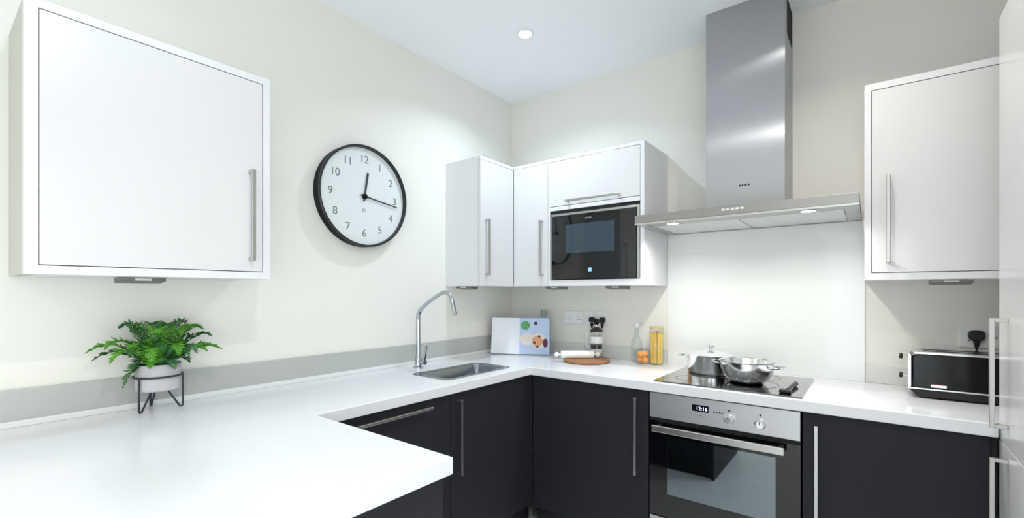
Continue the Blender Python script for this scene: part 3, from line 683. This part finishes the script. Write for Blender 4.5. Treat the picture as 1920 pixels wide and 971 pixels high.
fr = [  # azimuth (deg), length, rise, droop, material, twist
 (-92, 0.235, 0.085, 0.045, 'fern', 0.0), (-80, 0.20, 0.10, 0.05, 'fern', 0.02), (-100, 0.21, 0.06, 0.05, 'fern_dark', -0.02), (-68, 0.19, 0.075, 0.07, 'fern', 0.0),
 (-55, 0.165, 0.09, 0.07, 'fern_dark', 0.02), (-40, 0.15, 0.10, 0.08, 'fern', -0.01), (-25, 0.15, 0.085, 0.09, 'fern', 0.01), (-8, 0.14, 0.10, 0.075, 'fern_dark', 0.0),
 (8, 0.145, 0.095, 0.085, 'fern', 0.0), (22, 0.15, 0.09, 0.085, 'fern_dark', 0.01), (38, 0.17, 0.08, 0.06, 'fern_pale', 0.0), (52, 0.185, 0.07, 0.045, 'fern', -0.01),
 (66, 0.21, 0.062, 0.03, 'fern', 0.0), (80, 0.232, 0.062, 0.035, 'fern_pale', 0.0), (93, 0.20, 0.10, 0.03, 'fern_dark', 0.0), (104, 0.19, 0.125, 0.03, 'fern', 0.0),
 (85, 0.15, 0.125, 0.03, 'fern', 0.0), (60, 0.11, 0.13, 0.03, 'fern', 0.0), (-60, 0.11, 0.13, 0.03, 'fern_dark', 0.0), (-85, 0.13, 0.135, 0.02, 'fern_dark', 0.0),
 (30, 0.10, 0.125, 0.04, 'fern', 0.0), (-20, 0.10, 0.13, 0.04, 'fern', 0.0), (5, 0.085, 0.135, 0.02, 'fern_dark', 0.0), (140, 0.08, 0.13, 0.02, 'fern_dark', 0.0),
 (180, 0.075, 0.135, 0.02, 'fern_dark', 0.0), (-135, 0.08, 0.135, 0.02, 'fern', 0.0), (110, 0.11, 0.14, 0.02, 'fern_dark', 0.0), (-112, 0.11, 0.14, 0.02, 'fern_dark', 0.0),
 (-75, 0.115, 0.015, 0.10, 'fern_dark', 0.0), (-62, 0.10, 0.03, 0.05, 'fern_dark', 0.0), (15, 0.10, 0.03, 0.055, 'fern_pale', 0.0), (45, 0.12, 0.03, 0.035, 'fern_dark', 0.0), (-30, 0.11, 0.035, 0.05, 'fern', 0.0)]
for az, L, ri, dr_, m_, tw in fr:
    az += random.uniform(-4, 4); frond(math.radians(az), L*0.86*random.uniform(0.93, 1.05), ri*1.12+0.012, dr_*0.8, m_, twist=tw, w=0.030+0.010*random.random())

# ------------------------------------------------------------------ cookbook on the worktop
bk = thing('cookbook', 'open cookbook standing in the corner, blank left page and food photograph right', 'book', (0.25, -0.24, ZW))
def slab(b, p, q, z0, z1, th, lean=0.0):
    """upright slab from p to q (plan), thickness th towards the back"""
    p, q = Vector((p[0], p[1], 0)), Vector((q[0], q[1], 0)); d = (q-p).normalized(); n = Vector((-d.y, d.x, 0))
    vs = []
    for z, ln in ((z0, 0), (z1, lean)):
        for e, o in ((p, 0), (q, 0), (q, th), (p, th)): vs.append(b.bm.verts.new(Vector((e.x, e.y, z))+n*(o+ln)))
    fs = [b.bm.faces.new([vs[i] for i in f]) for f in ((0,3,2,1),(4,5,6,7),(0,1,5,4),(1,2,6,5),(2,3,7,6),(3,0,4,7))]
    bmesh.ops.recalc_face_normals(b.bm, faces=fs)
    return n, d
pL, pM, pR = (0.078, -0.333), (0.262, -0.262), (0.432, -0.158)
h0, h1 = ZW+0.006, ZW+0.242
LN = 0.03
b = B(); slab(b, pL, pM, ZW+0.0005, h1+0.003, 0.003, LN); 
for v in b.bm.verts: v.co += Vector((-0.004, 0.010, 0))
slab(b, pM, pR, ZW+0.0005, h1+0.003, 0.003, LN)
for v in list(b.bm.verts)[8:]: v.co += Vector((-0.004, 0.010, 0))
b.build('cover', 'cover', bk)
b = B(); nL, dL = slab(b, pL, pM, h0, h1, 0.009, LN); b.build('left_page', 'paper', bk, bevel=0.001)
b = B(); nR, dR = slab(b, pM, pR, h0, h1, 0.009, LN); rp = b.build('right_page', 'book_blue', bk, bevel=0.001)
def onpage(u, v, off):       # u along right page 0..1, v height 0..1
    p = Vector((pM[0], pM[1], 0))+dR*(u*0.2)+Vector((0, 0, h0+(h1-h0)*v))+nR*(LN*v-off); return p
def blob(name, u, v, r, m, off, sq=1.0, n=20, jag=0.0):
    b = B(); vs = []
    for k in range(n):
        t = 2*PI*k/n; rr = r*(1+jag*math.sin(k*2.4)); vs.append(b.bm.verts.new(onpage(u+rr*math.cos(t)/0.2, v+rr*sq*math.sin(t)/(h1-h0), off)))
    f = b.bm.faces.new(vs); g = bmesh.ops.extrude_face_region(b.bm, geom=[f])
    for e in g['geom']:
        if isinstance(e, bmesh.types.BMVert): e.co += nR*0.0004
    bmesh.ops.recalc_face_normals(b.bm, faces=b.bm.faces[:])
    return b.build(name, m, rp)
blob('printed_salad', 0.20, 0.80, 0.030, 'leafprint', 0.0012, jag=0.12)
blob('printed_dip', 0.54, 0.86, 0.012, 'inkdark', 0.0012, jag=0.1)
blob('printed_paper', 0.25, 0.42, 0.045, 'plateprint', 0.0010, sq=0.9, jag=0.05)
blob('printed_plate', 0.63, 0.38, 0.050, 'plateprint', 0.0016)
blob('printed_berries', 0.86, 0.32, 0.016, 'berryprint', 0.0020, sq=1.8, jag=0.1)
blob('printed_food', 0.60, 0.37, 0.036, 'foodprint', 0.0024, jag=0.1)
for (uu, vv) in ((0.50, 0.33), (0.66, 0.50), (0.60, 0.22)): blob('printed_topping', uu, vv, 0.008, 'berryprint', 0.0030, jag=0.2, n=10)
# small grey-green glass bottle behind the book
bt = thing('glass_bottle', 'small grey green glass bottle showing above the cookbook', 'bottle', (0.335, -0.10, ZW))
B().lathe([(0, 0), (0.028, 0), (0.030, 0.01), (0.030, 0.15), (0.024, 0.18), (0.016, 0.20), (0.016, 0.262), (0, 0.262)], (0.340, -0.085, ZW), n=32).build('bottle_body', mat('grey_green_glass', rgb(150, 172, 166), 0.15, noise=0.02), bt, smooth=True)
B().lathe([(0, 0.2625), (0.022, 0.2625), (0.022, 0.292), (0.018, 0.296), (0, 0.296)], (0.340, -0.085, ZW), n=24).build('stopper', mat('grey_stopper', rgb(142, 160, 156), 0.4, noise=0.02), bt, smooth=True)

# ------------------------------------------------------------------ board, rolling pin, coffee press
bd = tag(B().lathe([(0, 0.0005), (0.128, 0.0005), (0.136, 0.005), (0.136, 0.016), (0.130, 0.020), (0, 0.020)], (0.752, -0.243, ZW), n=56).build('chopping_board', 'wood', smooth=True),
         'round wooden chopping board lying in front of the sockets', 'board')
ZB = ZW+0.0205
a = math.radians(37.7); dv = Vector((math.cos(a), math.sin(a), 0))
c0 = Vector((0.712, -0.286, ZB+0.024))
rp_ = thing('rolling_pin', 'white marble rolling pin lying across the wooden board', 'rolling pin', (c0.x, c0.y, ZB))
B().tube([c0-dv*0.098, c0-dv*0.094, c0+dv*0.094, c0+dv*0.098], [0.020, 0.0235, 0.0235, 0.020], n=28).build('roller', 'marble', rp_, smooth=True)
for sg in (-1, 1):
    b = B(); b.tube([c0+dv*sg*0.098, c0+dv*sg*0.112], 0.006, n=12); e = c0+dv*sg*0.122; b.ball(e, 0.015); b.build('knob', 'marble', rp_, smooth=True)
# coffee press
qx, qy = 0.752, -0.118
cf = thing('coffee_press', 'glass coffee press with black lid and knob behind the wooden board', 'coffee press', (qx, qy, ZB))
B().lathe([(0, 0.0), (0.046, 0.0), (0.046, 0.010), (0.040, 0.016), (0, 0.016)], (qx, qy, ZB), n=36).build('base', 'handle', cf, smooth=True)
B().lathe([(0.038, 0.0165), (0.038, 0.149)], (qx, qy, ZB), n=36).build('glass_beaker', 'glass', cf, smooth=True)
B().lathe([(0, 0.0195), (0.0355, 0.0195), (0.0355, 0.045), (0, 0.045)], (qx, qy, ZB), n=30).build('white_grounds_band', 'marble', cf)
B().lathe([(0, 0.0455), (0.0355, 0.0455), (0.0355, 0.070), (0, 0.070)], (qx, qy, ZB), n=30).build('coffee', 'coffee', cf)
B().lathe([(0.0385, 0.082), (0.0395, 0.082), (0.0395, 0.122), (0.0385, 0.122), (0.0385, 0.082)], (qx, qy, ZB), n=36).build('paper_band', 'plastic_white', cf)
B().lathe([(0, 0.150), (0.040, 0.150), (0.041, 0.156), (0.028, 0.172), (0.012, 0.180), (0, 0.180)], (qx, qy, ZB), n=32).build('lid', 'coffee', cf, smooth=True)
pr = B().tube([(qx, qy, ZB+0.178), (qx, qy, ZB+0.200)], 0.004, n=10).build('plunger_rod', 'chrome', cf, smooth=True)
B().ball((qx, qy, ZB+0.212), 0.019, n=20).build('plunger_knob', 'black_gloss', pr, smooth=True)
b = B(); b.tube([(qx-0.036, qy, ZB+0.145), (qx-0.062, qy, ZB+0.140), (qx-0.070, qy, ZB+0.10), (qx-0.066, qy, ZB+0.055), (qx-0.036, qy, ZB+0.045)], 0.006, n=10); b.build('handle', 'plastic_white', cf, smooth=True)

# ------------------------------------------------------------------ jars by the hob
jx, jy = 1.118, -0.085
j = thing('storage_jar', 'tall glass jar of yellow pasta beside the splashback', 'jar', (jx, jy, ZW))
B().lathe([(0, 0.0005), (0.038, 0.0005), (0.040, 0.004), (0.040, 0.196), (0.036, 0.202)], (jx, jy, ZW), n=36).build('glass_body', 'glass', j, smooth=True)
sp_ = B()
for k in range(110):
    r = 0.034*math.sqrt(random.random()); t_ = random.random()*2*PI; x_, y_ = jx+r*math.cos(t_), jy+r*math.sin(t_); dx, dy = random.uniform(-.003, .003), random.uniform(-.003, .003)
    sp_.tube([(x_, y_, ZW+0.008), (x_+dx, y_+dy, ZW+random.uniform(0.165, 0.190))], 0.0034, n=5)
o = sp_.build('pasta', 'pasta', j); o['kind'] = 'stuff'
B().lathe([(0, 0.2022), (0.038, 0.2022), (0.039, 0.208), (0.039, 0.214), (0.035, 0.217), (0, 0.217)], (jx, jy, ZW), n=32).build('lid', mat('tan_lid', rgb(206, 186, 150), 0.5, noise=0.03), j, smooth=True)
gx, gy = 1.050, -0.122
j = thing('glass_bowl', 'small round glass of orange fruit in front of the pasta jar', 'bowl', (gx, gy, ZW))
B().lathe([(0, 0.0005), (0.028, 0.0005), (0.042, 0.012), (0.049, 0.04), (0.048, 0.066), (0.044, 0.086)], (gx, gy, ZW), n=40).build('glass_body', 'glass', j, smooth=True)
for (dx, dy, dz) in ((0.016, -0.004, 0.024), (-0.016, 0.006, 0.026), (0.004, 0.018, 0.030), (0.014, -0.002, 0.060), (-0.013, -0.003, 0.056)):
    tag(B().ball((gx+dx, gy+dy, ZW+dz), 0.0200, sc=(1, 1, 0.95), n=16).build('kumquat', 'orange', smooth=True),
        'small orange fruit inside the round glass next to the pasta jar', 'fruit', 'orange fruits in the round glass')
vx, vy = 0.985, -0.052
j = thing('oil_bottle', 'slim clear glass bottle behind the round glass of fruit', 'bottle', (vx, vy, ZW))
B().lathe([(0, 0.0005), (0.032, 0.0005), (0.034, 0.006), (0.034, 0.11), (0.026, 0.135), (0.013, 0.155), (0.012, 0.205)], (vx, vy, ZW), n=32).build('bottle_body', 'glass', j, smooth=True)
B().lathe([(0, 0.2055), (0.014, 0.2055), (0.014, 0.228), (0.011, 0.232), (0, 0.232)], (vx, vy, ZW), n=20).build('cap', 'plastic_white', j, smooth=True)

# ------------------------------------------------------------------ sockets, plugs
def socket(x0, zc, label, double=True, w=0.146):
    t = thing('wall_socket', label, 'socket', (x0+w/2, 0, zc), 'white double wall sockets')
    pl_ = B().box(x0, x0+w, -0.009, -0.0006, zc-0.043, zc+0.043).build('faceplate', 'plastic_white', t, bevel=0.002)
    for cx in (x0+w*0.26, x0+w*0.74):
        for (dx, dz, sx, sz) in ((0, 0.002, 0.002, 0.004), (-0.011, -0.013, 0.0035, 0.002), (0.011, -0.013, 0.0035, 0.002)):
            B().box(cx+dx-sx, cx+dx+sx, -0.0096, -0.0085, zc+dz-sz, zc+dz+sz).build('pin_slot', 'dark_gap', pl_)
    for cx in (x0+w*0.44, x0+w*0.56):
        B().box(cx-0.005, cx+0.005, -0.012, -0.009, zc+0.018, zc+0.032).build('switch', 'plastic_white', pl_, bevel=0.001)
    return t
def plug(x, z, label, cordpts, k=1.0):
    t = thing('power_plug', label, 'plug', (x, -0.01, z), None)
    pts = rrect(x-0.025*k, x+0.025*k, z-0.020*k, z+0.024*k, 0.018*k, 5)
    B().prism(pts, 'y', -0.0375, -0.0135).build('plug_body', 'black_plastic', t, bevel=0.003)
    B().box(x-0.003, x+0.003, -0.0135, -0.0098, z-0.002, z+0.010).box(x-0.013, x-0.007, -0.0135, -0.0098, z-0.014, z-0.009).box(x+0.007, x+0.013, -0.0135, -0.0098, z-0.014, z-0.009).build('pins', 'handle', t)
    B().tube([(x, -0.026, z-0.018), (x, -0.028, z-0.032), (x, -0.028, z-0.050)], [0.012, 0.009, 0.005], n=12).build('strain_relief', 'black_plastic', t, smooth=True)
    if cordpts: B().tube([(x, -0.028, z-0.048)]+cordpts, 0.0035, n=8).build('cord', 'black_plastic', t, smooth=True)
socket(0.455, 1.153, 'white double wall socket nearest the corner, empty')
socket(0.628, 1.153, 'white double wall socket behind the coffee press with black plugs')
plug(0.672, 1.142, 'black plug in the socket just left of the coffee press knob', None, 0.76)
plug(0.745, 1.142, 'black plug in the socket just right of the coffee press knob', None, 0.76)
socket(2.385, 1.133, 'white double wall socket above the toaster')
plug(2.433, 1.140, 'large black plug with a cord above the black toaster', [(2.433, -0.03, 1.06), (2.436, -0.034, 0.99), (2.445, -0.045, 0.93), (2.46, -0.06, ZW+0.006), (2.48, -0.10, ZW+0.005)])

# ------------------------------------------------------------------ toaster
tx0, tx1, ty0, ty1 = 2.204, 2.590, -0.290, -0.125
ts = thing('toaster', 'long black toaster with steel trim at the right end of the worktop', 'toaster', ((tx0+tx1)/2, (ty0+ty1)/2, ZW))
zt0, zt1 = 0.946, 1.084
def oct_(x0, x1, z0, z1, c): return [(x0+c, z0), (x1-c, z0), (x1, z0+c), (x1, z1-c), (x1-c, z1), (x0+c, z1), (x0, z1-c), (x0, z0+c)]
def rr2(x0, x1, z0, z1, rt, rb, n=5):
    pts = []
    for cx, cz_, a, r in ((x1-rt, z1-rt, 0, rt), (x0+rt, z1-rt, PI/2, rt), (x0+rb, z0+rb, PI, rb), (x1-rb, z0+rb, 3*PI/2, rb)):
        for k in range(n+1):
            t_ = a+PI/2*k/n; pts.append((cx+r*math.cos(t_), cz_+r*math.sin(t_)))
    return pts
B().prism(rr2(tx0+0.012, tx1-0.012, zt0, zt1-0.004, 0.022, 0.008), 'y', ty0, ty1).build('body_shell', 'black_gloss', ts, bevel=0.006, smooth=True, seg=3)
b = B(); b.prism([(tx0+0.030, ZW+0.006), (tx1-0.030, ZW+0.006), (tx1-0.004, zt0-0.005), (tx0+0.004, zt0-0.005)], 'y', ty0+0.004, ty1-0.004); b.build('base', 'black_plastic', ts, bevel=0.004)
B().box(tx0, tx1, ty0-0.003, ty1+0.003, zt0-0.005, zt0+0.002).build('lower_trim', 'chrome', ts, bevel=0.002)
B().prism(rr2(tx0+0.001, tx0+0.011, zt0+0.002, zt1-0.006, 0.005, 0.003), 'y', ty0-0.001, ty1+0.001).build('end_trim', 'chrome', ts, bevel=0.002)
top = B().box(tx0+0.018, tx1-0.018, ty0+0.002, ty1-0.002, zt1-0.008, zt1+0.004).build('top_plate', 'chrome', ts, bevel=0.004)
for yy in (ty0+0.05, ty0+0.11): B().box(tx0+0.05, tx1-0.05, yy-0.012, yy+0.012, zt1+0.0035, zt1+0.0048).build('bread_slot', 'dark_gap', top)
for zz in (1.058, 0.980):
    lv = B().tube([(tx0+0.001, -0.20, zz), (tx0-0.012, -0.20, zz)], 0.005, n=10).build('lever_stem' if zz > 1 else 'dial_stem', 'handle', ts, smooth=True)
    B().lathe([(0, -0.011), (0.010, -0.011), (0.012, -0.016), (0.010, -0.022), (0, -0.022)], (tx0, -0.20, zz), axis='x', n=20).build('knob', 'black_plastic', lv, smooth=True)
bdg = B().box(2.272, 2.318, ty0-0.0022, ty0+0.0005, 0.953, 0.964).build('badge', 'chrome', ts, bevel=0.001)
B().box(2.278, 2.312, ty0-0.0028, ty0-0.0018, 0.9635, 0.9665).build('badge_stripe', 'red_badge', bdg)
for fx_, fy_ in ((tx0+0.05, ty0+0.02), (tx1-0.05, ty0+0.02), (tx0+0.05, ty1-0.02), (tx1-0.05, ty1-0.02)):
    B().lathe([(0, 0.0005), (0.010, 0.0005), (0.010, 0.0065), (0, 0.0065)], (fx_, fy_, ZW), n=14).build('foot', 'black_plastic', ts)
